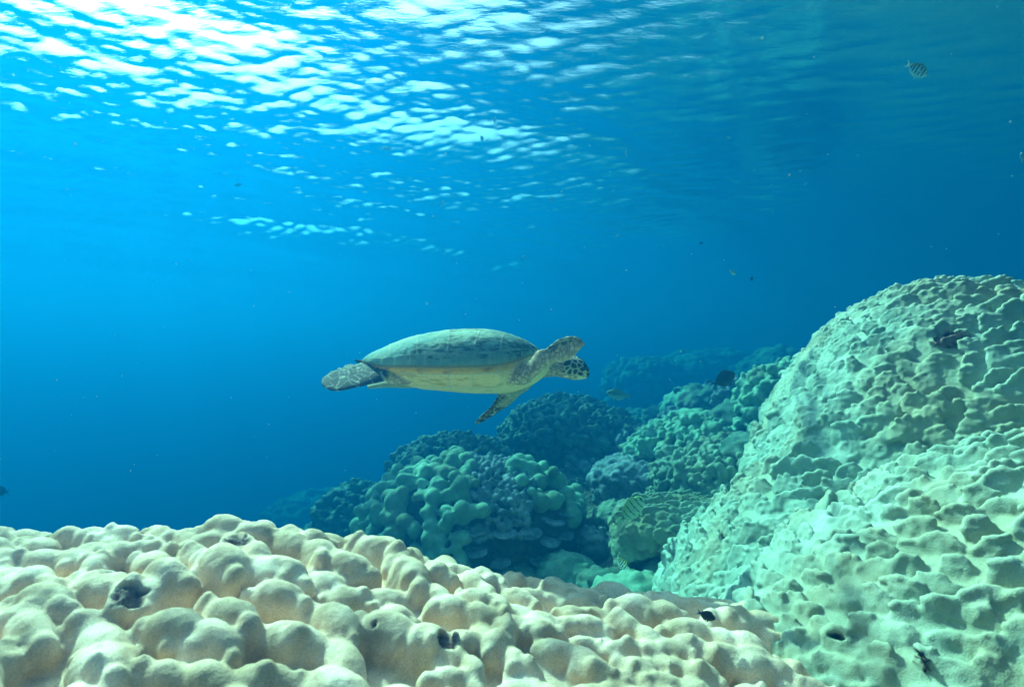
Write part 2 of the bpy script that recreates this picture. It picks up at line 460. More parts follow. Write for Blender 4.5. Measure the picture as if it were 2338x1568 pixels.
# --- mounds covered in overlapping scales
def relax(me, V, n, fac=.5):
    E = np.empty(len(me.edges) * 2, dtype=np.int32); me.edges.foreach_get("vertices", E); E = E.reshape(-1, 2)
    cnt = np.bincount(E.ravel(), minlength=len(V)).astype(float)[:, None]
    for _ in range(n):
        A = np.stack([np.bincount(E[:, 0], V[E[:, 1], j], len(V)) + np.bincount(E[:, 1], V[E[:, 0], j], len(V)) for j in range(3)], 1) / cnt
        V = V + fac * (A - V)
    return V
def scaly(name, domes, voxel, cell, seed, h1=.030, h2=.012, soft=5, spots=None):
    B = Blobs()
    for c, d in domes: B.add(np.array(c), np.eye(3), d, 5)
    me = B.skin(name, voxel * 4, 14, .6, 2)
    V, Nn = coords(me), normals(me)
    k = 1.0 / cell
    w = np.stack([fbm(V * k * .45, seed + j, 3) for j in range(3)], 1) * cell * .6
    up = np.array((0.0, 0, 1)) - Nn * Nn[:, 2:3]; ul = np.linalg.norm(up, axis=1, keepdims=True); up = up / np.maximum(ul, .25)
    side = np.cross(up, Nn)
    sc = k * (.85 + .3 * (vnoise(V * 1.7, seed + 3) * .5 + .5))[:, None]
    F1, F2, ID, D = worley((V + w) * k, seed + 4, .95, True)
    pa = pillow(F2 - F1, .22)
    rel = np.clip((D * up).sum(1) + .35 * (D * side).sum(1), -.6, .6)
    big = fbm(V * 2.2, seed + 8, 3)
    h = h1 * pa * (.45 + .9 * ID + .75 * rel)
    h += h1 * .38 * np.exp(-((F2 - F1 - .13) / .08) ** 2) * sstep(-.15, .3, rel)
    G1, G2, GI = worley((V + w * .5) * k * 2.5, seed + 5)
    h += pillow(G2 - G1, .45) * h2 * sstep(.25, .8, GI) * (.3 + .7 * pa)
    E1, E2, EI = worley((V + w) * k * .34, seed + 6)
    h += .022 * pillow(E2 - E1, .16) * cell / .06 * (.4 + EI) + .055 * big
    h += .0035 * (1 - np.abs(vnoise((V + w) * 30, seed + 11))) ** 4 + .0016 * fbm(V * 60, seed + 7, 2)
    pit = sstep(.86, .9, ID) * sstep(.15, .45, vnoise(V * 1.6, seed + 9)); h -= pit * pa * h1 * 1.8
    bare_and_shade = np.zeros(len(V))
    if spots:
        bare_and_shade = marks(V, spots); h -= bare_and_shade * .045
    V2 = V + (Nn + up * (.30 * pa * np.clip(rel + .2, 0, 1))[:, None]) * h[:, None]
    V2 = relax(me, V2, soft)
    set_coords(me, V2); paint(me, bare_and_shade[:, None] * np.ones((1, 3)))
    return me
domes = [((1.98, 2.6, -1.0), (.90, 1.0, 1.37)), ((2.75, 2.7, -1.2), (1.1, 1.0, 1.30)), ((1.45, 2.3, -1.5), (.95, .9, 1.15)), ((1.55, 1.35, -1.14), (1.15, .82, .98)), ((1.02, 1.55, -1.5), (.80, .65, .85))]
def crinkled(name, domes, voxel, size, seed, spots=None, twist=.35, soft=2, lim=-.25):
    r = np.random.default_rng(seed); C = Blobs()
    for c, d in domes: C.add(np.array(c), np.eye(3), d, 5)
    core = C.skin(name + "_core", .03, 16, .6, 1)
    P0, N0 = coords(core), normals(core)
    P0 = P0 + N0 * (.05 * fbm(P0 * 2.2, seed, 3) - .012)[:, None]; set_coords(core, P0); core.calc_loop_triangles()
    tri = np.empty(len(core.loop_triangles) * 3, dtype=np.int32); core.loop_triangles.foreach_get("vertices", tri); tri = tri.reshape(-1, 3)
    B = Blobs(); B.raw(P0, tri)
    ar = np.linalg.norm(np.cross(P0[tri[:, 1]] - P0[tri[:, 0]], P0[tri[:, 2]] - P0[tri[:, 0]]), axis=1)
    pick = r.choice(len(tri), 60000, p=ar / ar.sum()); w = r.dirichlet((1, 1, 1), 60000)
    P = np.einsum('ij,ijk->ik', w, P0[tri[pick]]); Nn = np.einsum('ij,ijk->ik', w, N0[tri[pick]]); Nn /= np.linalg.norm(Nn, axis=1, keepdims=True)
    ok = (np.einsum('ij,ij->i', Nn, -P) > lim * np.linalg.norm(P, axis=1)) & (P[:, 1] > .2); x_, y_ = proj(P); ok &= (x_ > -300) & (x_ < 3000) & (y_ < 2100)
    P, Nn = P[ok], Nn[ok]
    sz = size * (.75 + .55 * np.clip(vnoise(P * 2.6, seed + 3) * .7 + .5, 0, 1))
    sz = sz * np.clip(np.linalg.norm(P, axis=1) / 2.5, .52, 1.0)
    for i in spread(P, sz * .74, r):
        # an upright plate: its face looks outward, its wavy rim is free at the top
        s = sz[i]; n0 = Nn[i]; hz = np.array((n0[0], n0[1], 0)); view = np.array((-.25, -1.0, 0))
        hz = hz + view * max(0, .75 - np.linalg.norm(hz)) + .25 * view
        n = hz / np.linalg.norm(hz) + np.array((0, 0, r.uniform(.05, .50))) + r.normal(size=3) * .16
        R = frame(n, (0, 0, 1), .30 + r.normal() * twist)
        a, b_, t_ = s * r.uniform(.45, .80), s * r.uniform(.42, .68), s * r.uniform(.13, .19)
        c = P[i] + n0 * s * r.uniform(.0, .15) - R[:, 1] * b_ * .15
        B.add(c, R, (a, b_, t_), 3, .86)
        m_ = r.integers(5, 9); arc = r.uniform(.8, 1.3); ph = r.normal() * .25
        for j in range(m_):                                       # the thickened, wavy rim
            th = ((j / (m_ - 1)) * 2 - 1) * arc + ph; g = s * r.uniform(.10, .165); k_ = r.uniform(.86, 1.06)
            B.add(c + R @ np.array((math.sin(th) * a * k_, math.cos(th) * b_ * k_, t_ * r.uniform(-.1, .45))), R, (g * 1.5, g, g), 1)
        for j in range(r.integers(3, 8)):                         # knuckles on its face
            g = s * r.uniform(.12, .20); x_, y_ = r.uniform(-.65, .65), r.uniform(-.8, .55)
            B.add(c + R @ np.array((x_ * a, y_ * b_, t_ * math.sqrt(max(1 - x_ * x_ - y_ * y_, .1)) - g * .45)), R, (g, g * r.uniform(.9, 1.5), g * .9), 1)
    me = B.skin(name, voxel, soft)
    bpy.data.meshes.remove(core)
    V, N1 = coords(me), normals(me); bare_and_shade = marks(V, spots) if spots else np.zeros(len(V))
    wv = np.stack([vnoise(V * 14, seed + j) for j in range(3)], 1) * .5
    rid = (1 - np.abs(vnoise(V * 21 + wv, seed + 21))) ** 5
    V = V + N1 * (  .0022 * rid + .0018 * (1 - np.abs(vnoise(V * 46 + wv, seed + 22))) ** 3 + .0016 * fbm(V * 60, seed + 1, 3) - bare_and_shade * .035)[:, None]
    set_coords(me, V); paint(me, bare_and_shade[:, None] * np.ones((1, 3))); return me
SPOTS = [(2170, 772, .045, 1.9), (1905, 1450, .014, 2.6), (2090, 1492, .014, 3.0)]  # dark holes and crevices: dented, their shade also painted in
o = put("coral_mound", crinkled("coral_mound", domes, .0052, .078, 50, SPOTS), M_right)
tag(o, "tall pale green coral mound of overlapping scales rising on the right", "coral")

# ------------------------------------------------------------------ middle ground
def knob_mesh(name, r, cell, seed, sub=6, h1=.62, h2=.2, soft=1):
    if sub not in ICO: ICO[sub] = ico(sub)
    v, f = ICO[sub]; V = v * np.asarray(r)
    n = v / np.asarray(r); n /= np.linalg.norm(n, axis=1, keepdims=True)
    k = 1.0 / cell
    V = V + n * (.12 * min(r) * fbm(V / min(r) * 1.3, seed, 3))[:, None]
    w = np.stack([fbm(V * k * .5, seed + j, 3) for j in range(3)], 1) * cell * .5
    F1, F2, ID = worley((V + w) * k, seed + 4)
    pa = pillow(F2 - F1, .30) * np.sqrt(np.maximum(1 - .7 * F1 ** 2, .05))
    h = pa * cell * h1 * (.5 + .9 * ID)
    G1, G2, GI = worley((V + w) * k * 2.6, seed + 5)
    h += pillow(G2 - G1, .6) * cell * h2 * (.5 + GI)
    E1, E2, EI = worley((V + w) * k * .33, seed + 6); h += pillow(E2 - E1, .4) * cell * .55 * EI
    h -= sstep(.84, .9, ID) * pa * cell * h1 * 1.3
    V = V + n * h[:, None]
    me = mesh_from(name, V, f)
    if soft: set_coords(me, relax(me, coords(me), soft))
    return me
def cauli_mesh(name, r_, size, seed, voxel=None):
    """a mound of crowded upright knobs"""
    r = np.random.default_rng(seed); d = np.array(r_, float); B = Blobs()
    v, f = ICO[5]; n = v / d; n /= np.linalg.norm(n, axis=1, keepdims=True); lump = lambda p: .12 * min(r_) * fbm(p / min(r_) * 1.4, seed, 3)
    B.raw(v * d + n * (lump(v * d) - size * .25)[:, None], f)
    P, Nn = on_ellipsoid(np.zeros(3), d, 9000, r); ok = P[:, 2] > -.75 * d[2]; P, Nn = P[ok], Nn[ok]; P = P + Nn * lump(P)[:, None]
    sz = size * (.65 + .7 * r.random(len(P)))
    for i in spread(P, sz * .74, r):
        s = sz[i]; ax = Nn[i] + np.array((0, 0, .5)) + r.normal(size=3) * .15; R = frame(ax)
        hgt = s * r.uniform(.5, .95); B.add(P[i] + R[:, 2] * s * .1, R, (s * .42, s * .46, hgt), 2)
        for _ in range(r.integers(2, 5)):
            g = s * r.uniform(.20, .34); B.add(P[i] + R @ np.array((r.normal() * .28 * s, r.normal() * .28 * s, s * .1 + hgt * r.uniform(.5, .95))), R, (g, g, g * 1.1), 2)
    me = B.skin(name, voxel or size * .11, 2); V, N1 = coords(me), normals(me)
    set_coords(me, V + N1 * (size * .035 * fbm(V / size * 2.2, seed + 2, 3))[:, None]); return me
def cauli(px, py, d, r, size, seed, mat, label, group=None):
    o = put("coral_mound", cauli_mesh("coral_mound", r, size, seed), mat, loc=Vector(W(px, py, d)))
    tag(o, label, "coral", group); return o
def mound(px, py, d, r, cell, seed, mat, label, group=None, sub=6, **kw):
    o = put("coral_mound", knob_mesh("coral_mound", r, cell, seed, sub, **kw), mat, loc=Vector(W(px, py, d)))
    tag(o, label, "coral", group); return o

# the outcrop below the turtle: rock with bulbs, a branching patch and plates
def outcrop():
    r = np.random.default_rng(21)
    c, d = W(1085, 1222, 3.95), np.array((.74, .58, .50))
    B = Blobs(); B.add((0, 0, 0), np.eye(3), d, 4); B.add((.05, .05, -.5), np.eye(3), (.55, .45, .5), 4)
    me = B.skin("coral_outcrop", .022, 3, .5, 1); roughen(me, .07, 3.2, .05, 9, 4); roughen(me, .02, 22, .015, 34, 6)
    root = put("coral_outcrop", me, M_rock, loc=Vector(c))
    tag(root, "dark rock outcrop below the turtle topped with green bulb corals", "coral outcrop")
    P, Nn = on_ellipsoid(np.zeros(3), d, 9000, r); px, py = proj(P + c)
    face = Nn @ (-c / np.linalg.norm(c)) > -.35
    def bulbs(mask, lo, hi, gap, name, mat, stretch=1.0, vox=.010):
        q, nn = P[mask], Nn[mask]; B = Blobs()
        sz = r.uniform(lo, hi, len(q))
        for i in spread(q, sz * gap, r):
            s = sz[i]; R = frame(nn[i] + r.normal(size=3) * .15)
            B.add(q[i] + R[:, 2] * s * .45, R, (s * r.uniform(.75, 1.0), s * r.uniform(.75, 1.1), s * r.uniform(.9, 1.3) * stretch), 3)
            for _ in range(r.integers(1, 4)):
                o = R @ (r.normal(size=3) * np.array((.6, .6, .35)) * s + np.array((0, 0, s * .7)))
                B.add(q[i] + o, R, np.full(3, s * r.uniform(.45, .7)), 2)
        me = B.skin(name, vox, 3); roughen(me, .004, 18, .004, 22, 3); return put(name, me, mat, root)
    z = P[:, 2]
    bulbs(face & (px < 1075) & (z > .02 + .0 * px) , .050, .088, 1.45, "bulb_coral", M_bulb)
    bulbs(face & (px < 935) & (z <= .02) & (z > -.36), .055, .085, 1.8, "bulb_coral", M_bulb)
    bulbs(face & (px > 1165) & (px < 1330) & (z > .08) & (z > .42 - (px - 1150) / 560), .06, .09, 1.75, "bulb_coral", M_bulb)
    bulbs(face & (abs(px - 1055) < 30) & (z < -.02) & (z > -.30), .04, .065, 1.7, "bulb_coral", M_bulb)
    bulbs(face & (px > 1055) & (px < 1215) & (z > .14), .020, .036, 1.25, "branching_coral", M_branch, 1.4, .007)
    m = face & (px > 1075) & (px < 1290) & (z < .2) & (z > -.4); q, nn = P[m], Nn[m]
    for i in spread(q, .115, r):
        s = r.uniform(.05, .09); n = np.array((0, 0, 1)) + .35 * nn[i] + r.normal(size=3) * .15
        v, f = ICO[5]; R = frame(n, nn[i]); v = v * np.array((s, s * .8, .016)); v = v * (1 + .22 * fbm(v * 22, i, 3))[:, None]; v[:, 2] += .35 * (v[:, 0] ** 2 + v[:, 1] ** 2) / s * .6
        put("plate_coral", mesh_from("plate_coral", v @ R.T + q[i] + nn[i] * s * .3, f), M_branch, root)
    return root
outcrop()
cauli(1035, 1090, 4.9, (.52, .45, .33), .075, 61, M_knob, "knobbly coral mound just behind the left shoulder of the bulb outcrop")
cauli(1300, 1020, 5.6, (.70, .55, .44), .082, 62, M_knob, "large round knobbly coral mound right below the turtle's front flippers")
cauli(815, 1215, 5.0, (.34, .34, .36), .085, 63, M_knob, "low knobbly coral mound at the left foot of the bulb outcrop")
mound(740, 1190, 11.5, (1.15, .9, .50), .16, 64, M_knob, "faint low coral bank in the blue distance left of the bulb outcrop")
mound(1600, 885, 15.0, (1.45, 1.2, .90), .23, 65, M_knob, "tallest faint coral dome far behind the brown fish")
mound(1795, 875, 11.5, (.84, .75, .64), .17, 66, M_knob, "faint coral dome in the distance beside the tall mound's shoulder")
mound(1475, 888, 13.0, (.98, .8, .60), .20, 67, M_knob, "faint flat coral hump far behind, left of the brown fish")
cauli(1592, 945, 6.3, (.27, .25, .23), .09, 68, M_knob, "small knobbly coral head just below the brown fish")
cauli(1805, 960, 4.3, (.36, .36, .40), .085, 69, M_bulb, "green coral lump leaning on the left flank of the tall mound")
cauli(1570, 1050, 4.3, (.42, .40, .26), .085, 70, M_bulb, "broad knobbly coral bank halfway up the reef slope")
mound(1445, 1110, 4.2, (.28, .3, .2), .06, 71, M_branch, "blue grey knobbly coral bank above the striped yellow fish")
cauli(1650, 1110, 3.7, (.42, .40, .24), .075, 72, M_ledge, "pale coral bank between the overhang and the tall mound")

# the overhang with the striped fish in front of it
c0 = W(1500, 1215, 3.05)
cave_domes = [(c0 + np.array((.08, .06, .03)), (.33, .34, .13)), (c0 + np.array((-.18, -.02, -.08)), (.09, .14, .13)), (c0 + np.array((.24, .1, .02)), (.28, .3, .14))]
o = put("coral_overhang", crinkled("coral_overhang", cave_domes, .006, .064, 80), M_ledge)
tag(o, "scaly coral ledge jutting over a dark hollow, with a striped fish before it", "coral")
B = Blobs(); r_ = np.random.default_rng(8)
B.add(c0 + np.array((.12, .12, -.26)), np.eye(3), (.26, .26, .30), 4)
for _ in range(60):
    v = r_.normal(size=3); v /= np.linalg.norm(v); B.add(c0 + np.array((.12, .12, -.26)) + v * np.array((.26, .26, .28)), frame(v), r_.uniform(.02, .06, 3), 2)
me = B.skin("rock", .010, 1); roughen(me, .02, 14, .012, 40, 3)
M_rust = coral_mat("rust brown encrusted rock", (.05, .045, .03), (.16, .12, .06), (.34, .25, .10), polyp=70, grain=.5, blotch=14)
put("rock", me, M_rust, o)
mound(1440, 1390, 2.75, (.20, .2, .14), .055, 73, M_bulb, "small pale coral head low in the gap behind the front mound", sub=5)

# coral heads strewn over the slope
rng = np.random.default_rng(77)
def branch_mesh(seed, n=70):
    r = np.random.default_rng(seed); B = Blobs(); B.add((0, 0, -.03), np.eye(3), (.12, .12, .06), 2)
    for _ in range(n):
        v = r.normal(size=3); v[2] = abs(v[2]) + .15; v /= np.linalg.norm(v)
        L_ = r.uniform(.09, .15); R = frame(v)
        B.add(v * L_ * .6, R, (.014, .014, L_ * .5), 2); B.add(v * L_, R, r.uniform(.016, .026, 3), 2)
    return B.skin("coral", .009, 1)
protos = [("knob", knob_mesh("coral", (.15, .14, .11), .045, 91, 5), M_knob), ("knob", knob_mesh("coral", (.17, .15, .10), .032, 92, 5), M_bulb),
          ("knob", knob_mesh("coral", (.14, .15, .13), .06, 93, 5, h1=.7), M_bulb), ("scale", knob_mesh("coral", (.20, .17, .09), .028, 94, 5, h2=.3), M_ledge),
          ("branch", branch_mesh(1), M_branch), ("branch", branch_mesh(2, 50), M_branch), ("branch", branch_mesh(3, 90), M_knob)]
LAB = {"knob": ("small rounded knobbly coral head strewn on the reef slope behind", "knobbly coral heads on the reef slope"),
       "scale": ("small flat pale coral head strewn on the reef slope behind", "flat pale coral heads on the reef slope"),
       "branch": ("small branching coral head with blunt fingers on the reef slope behind", "branching coral heads on the reef slope")}
for _, me_, mt in protos: me_.materials.append(mt)
q = np.stack((rng.uniform(-2.6, 4.2, 5000), rng.uniform(2.7, 12.5, 5000), np.zeros(5000)), 1)
gap = .24 + .030 * (q[:, 1] - 2.7)
Pq = q.copy(); Pq[:, 2] = ground_z(q[:, 0], q[:, 1]); qx, qy = proj(Pq)
vis = (qx > 560) & (qx < 1900) & (qy < 1420)
q, gap, Pq = q[vis], gap[vis], Pq[vis]
n_ = 0
for i in spread(q, gap, rng, 280):
    k, me_, mt = protos[rng.integers(len(protos))]
    o = bpy.data.objects.new("coral", me_); COL.objects.link(o)
    s = rng.uniform(.55, 1.35) * (1 + .04 * q[i, 1])
    o.location = (Pq[i, 0], Pq[i, 1], Pq[i, 2] + .03 + .22 * float(fbm(np.array([[q[i, 0] * .7, q[i, 1] * .7, 0.0]]), 31, 4)[0])); o.scale = (s, s, s * rng.uniform(.8, 1.2)); o.rotation_euler = (rng.normal() * .2, rng.normal() * .2, rng.uniform(0, 6.28))
    tag(o, LAB[k][0], "coral", LAB[k][1])
# ------------------------------------------------------------------ the turtle
TD = 2.6
TO = W(1040, 830, TD)
def T(px, py, y=0.0): return np.array(((px - 1040) / FPX * TD, y, (830 - py) / FPX * TD))
PX = TD / FPX
ROLL = rad(8)
SR, CR = math.sin(ROLL), math.cos(ROLL)
half_w = [(828, .012), (834, .05), (850, .105), (880, .170), (920, .225), (975, .278), (1040, .308), (1090, .312), (1140, .292), (1180, .245), (1208, .175), (1222, .10), (1230, .02)]
rim_py = [(828, 822), (850, 825), (880, 831), (950, 833), (1040, 834), (1100, 833), (1150, 828), (1190, 817), (1215, 806), (1230, 800)]
top_py = [(828, 821), (850, 809), (880, 796), (920, 780), (975, 764), (1040, 755), (1100, 754), (1150, 761), (1190, 775), (1215, 788), (1225, 795), (1230, 799)]
bot_py = [(862, 836), (880, 850), (905, 869), (940, 885), (1000, 893), (1100, 900), (1165, 897), (1205, 884), (1235, 866), (1252, 850)]
def section(px):
    w = curve(half_w, px); zr = (830 - curve(rim_py, px)) * PX; zt = (830 - curve(top_py, px)) * PX
    zc = zr - w * SR
    H = np.sqrt(np.maximum((zt - zc) ** 2 - (w * SR) ** 2, 1e-6)) / CR
    return w, zc, H
def roll(y, z): return y * CR + z * SR, z * CR - y * SR

def loft_grid(rings, cap=True):
    V = np.concatenate(rings); n = len(rings[0]); F = []
    for i in range(len(rings) - 1):
        a = np.arange(n) + i * n; b = np.roll(a, -1)
        F.append(np.stack((a, b, b + n, a + n), 1))
    F = np.concatenate(F)
    T1 = np.concatenate((F[:, [0, 1, 2]], F[:, [0, 2, 3]]))
    if cap:
        c0 = len(V); V = np.concatenate((V, rings[0].mean(0)[None], rings[-1].mean(0)[None]))
        a = np.arange(n); b = np.roll(a, -1)
        T1 = np.concatenate((T1, np.stack((b, a, np.full(n, c0)), 1), np.stack((a + n * (len(rings) - 1), b + n * (len(rings) - 1), np.full(n, c0 + 1)), 1)))
    return V, T1

# the shell
def carapace():
    xs = np.concatenate((np.linspace(828, 850, 22), np.linspace(851, 1200, 210), np.linspace(1201, 1230, 34)))
    w, zc, H = section(xs); nph = 150
    w = w * (1 + .016 * np.abs(np.sin(xs / 34 * math.pi)) * (1 - sstep(930, 1000, xs)))
    ph = np.linspace(0, math.pi, nph); c, s = np.cos(ph), np.sin(ph)
    rings, info = [], []
    for i, px in enumerate(xs):
        y = -w[i] * np.sign(c) * np.abs(c) ** .88; z = H[i] * s ** .92
        flare = np.exp(-(s / .16) ** 2); z = z + .004 * flare
        lip_y = np.array((w[i], w[i] * .985, w[i] * .9, -w[i] * .9, -w[i] * .985, -w[i])); lip_z = np.array((-.004, -.010, -.008, -.008, -.010, -.004))
        y2, z2 = np.concatenate((y, lip_y)), np.concatenate((z, lip_z)); y2, z2 = roll(y2, z2)
        rings.append(np.stack((np.full(len(y2), (px - 1040) * PX), y2, z2 + zc[i]), 1))
        info.append(np.stack((np.full(len(y2), px), np.concatenate((ph / math.pi, np.full(6, -1.0)))), 1))
    V, F = loft_grid(rings)
    I = np.concatenate(info + [np.array([[828, -1.0], [1230, -1.0]])])
    # serrated rear rim and shallow scute seams
    px, u = I[:, 0], I[:, 1]
    zig = 6 * np.abs(((u * 9) % 1) - .5)
    def seam(a, wd): return np.exp(-(a / wd) ** 2)
    d_px = 1.0
    line = np.zeros(len(V))
    edge = np.minimum(u, 1 - u)
    cost = (edge > .075) & (edge < .40)
    for x0 in (905, 968, 1037, 1098, 1150):
        xs_ = x0 + (edge - .24) * (38 if x0 > 1000 else -40) * (1 if x0 != 1037 else -.4)
        line = np.maximum(line, np.where(cost, seam(px - xs_, 1.7), 0))
    vert = .375 + .022 * np.abs(((px - 860) / 62.0) % 2 - 1)
    line = np.maximum(line, np.where((px > 850) & (px < 1205), seam(edge - vert, .006), 0))
    for x0 in (893, 945, 1005, 1068, 1125, 1180): line = np.maximum(line, np.where(edge > .385, seam(px - x0, 1.3), 0))
    mrg = .075 + .02 * sstep(1100, 1200, px)
    line = np.maximum(line, np.where((px > 840) & (u >= 0), seam(edge - mrg, .006), 0))
    for x0 in np.arange(860, 1230, 33): line = np.maximum(line, np.where((edge < .075) & (u >= 0), seam(px - x0, 1.2), 0))
    me = mesh_from("carapace", V, F)
    Nn = normals(me)
    V = V + Nn * ((-.0012 * line + .0015 * fbm(V * 40, 3, 3) + .003 * fbm(V * 9, 5, 2))[:, None] * (u >= 0)[:, None])
    set_coords(me, V)
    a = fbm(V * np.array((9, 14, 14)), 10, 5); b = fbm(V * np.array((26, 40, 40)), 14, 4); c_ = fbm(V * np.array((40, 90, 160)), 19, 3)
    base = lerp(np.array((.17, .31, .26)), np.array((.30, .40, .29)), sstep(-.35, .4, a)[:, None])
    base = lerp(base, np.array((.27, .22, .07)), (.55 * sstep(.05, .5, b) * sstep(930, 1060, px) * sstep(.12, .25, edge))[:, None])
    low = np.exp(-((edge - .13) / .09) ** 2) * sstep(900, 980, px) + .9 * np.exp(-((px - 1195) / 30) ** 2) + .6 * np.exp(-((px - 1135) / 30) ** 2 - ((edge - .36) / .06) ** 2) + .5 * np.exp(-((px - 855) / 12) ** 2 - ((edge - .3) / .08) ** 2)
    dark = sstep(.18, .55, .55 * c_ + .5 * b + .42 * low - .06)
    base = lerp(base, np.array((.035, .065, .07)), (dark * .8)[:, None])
    base = lerp(base, np.array((.42, .46, .34)), (.8 * line * (.35 + .65 * sstep(-.3, .3, fbm(V * 12, 77, 2))))[:, None])
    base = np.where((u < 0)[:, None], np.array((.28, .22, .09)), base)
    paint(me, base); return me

def TP(px, py, y): return W(px, py, TD + y) - TO
def pairs_blade(prs, n_out=34, n_ring=28, wide=1.0, ragged=.04):
    """flipper from (upper edge, lower edge, depth upper, depth lower, thickness) ribs"""
    A = np.array([TP(a[0], a[1], ya) for a, b, ya, yb, t in prs]); Bq = np.array([TP(b[0], b[1], yb) for a, b, ya, yb, t in prs]); th = np.array([p[4] for p in prs])
    k = np.linspace(0, len(prs) - 1, n_out)
    def ip(M): return np.stack([curve(list(enumerate(M[:, j])), k) for j in range(M.shape[1])], 1)
    A2, B2, t2 = ip(A), ip(Bq), ip(th[:, None])[:, 0]
    C = (A2 + B2) / 2; X = (A2 - B2) / 2 * wide; ax = np.gradient(C, axis=0)
    Z = np.cross(ax, X); Z /= np.linalg.norm(Z, axis=1, keepdims=True)
    ang = np.linspace(0, 2 * math.pi, n_ring, endpoint=False)
    co, si = np.cos(ang), np.sin(ang); co = np.sign(co) * np.abs(co) ** .75
    rings, info = [], []
    dl = np.concatenate(([0], np.cumsum(np.linalg.norm(np.diff(C, axis=0), axis=1))))
    for i in range(n_out):
        prof = si * (1 - .35 * co)                      # thicker towards the lower (leading) edge
        rings.append(C[i] + X[i] * co[:, None] + Z[i] * (t2[i] * prof)[:, None])
        hw = np.linalg.norm(X[i])
        rag = 1 + ragged * float(vnoise(np.array([[dl[i] * 55, 3.3, 7.7]]), 5)[0] + .6 * vnoise(np.array([[dl[i] * 140, 1.3, 2.7]]), 6)[0]) * np.maximum(co, 0) ** 2
        rings[-1] = C[i] + X[i] * (co * rag)[:, None] + Z[i] * (t2[i] * prof)[:, None]
        info.append(np.stack((np.full(n_ring, dl[i]), co * hw, np.full(n_ring, hw), np.full(n_ring, dl[i] / dl[-1])), 1))
    V, F = loft_grid(rings)
    I = np.concatenate(info + [info[0].mean(0)[None], info[-1].mean(0)[None]])
    return V, F, I

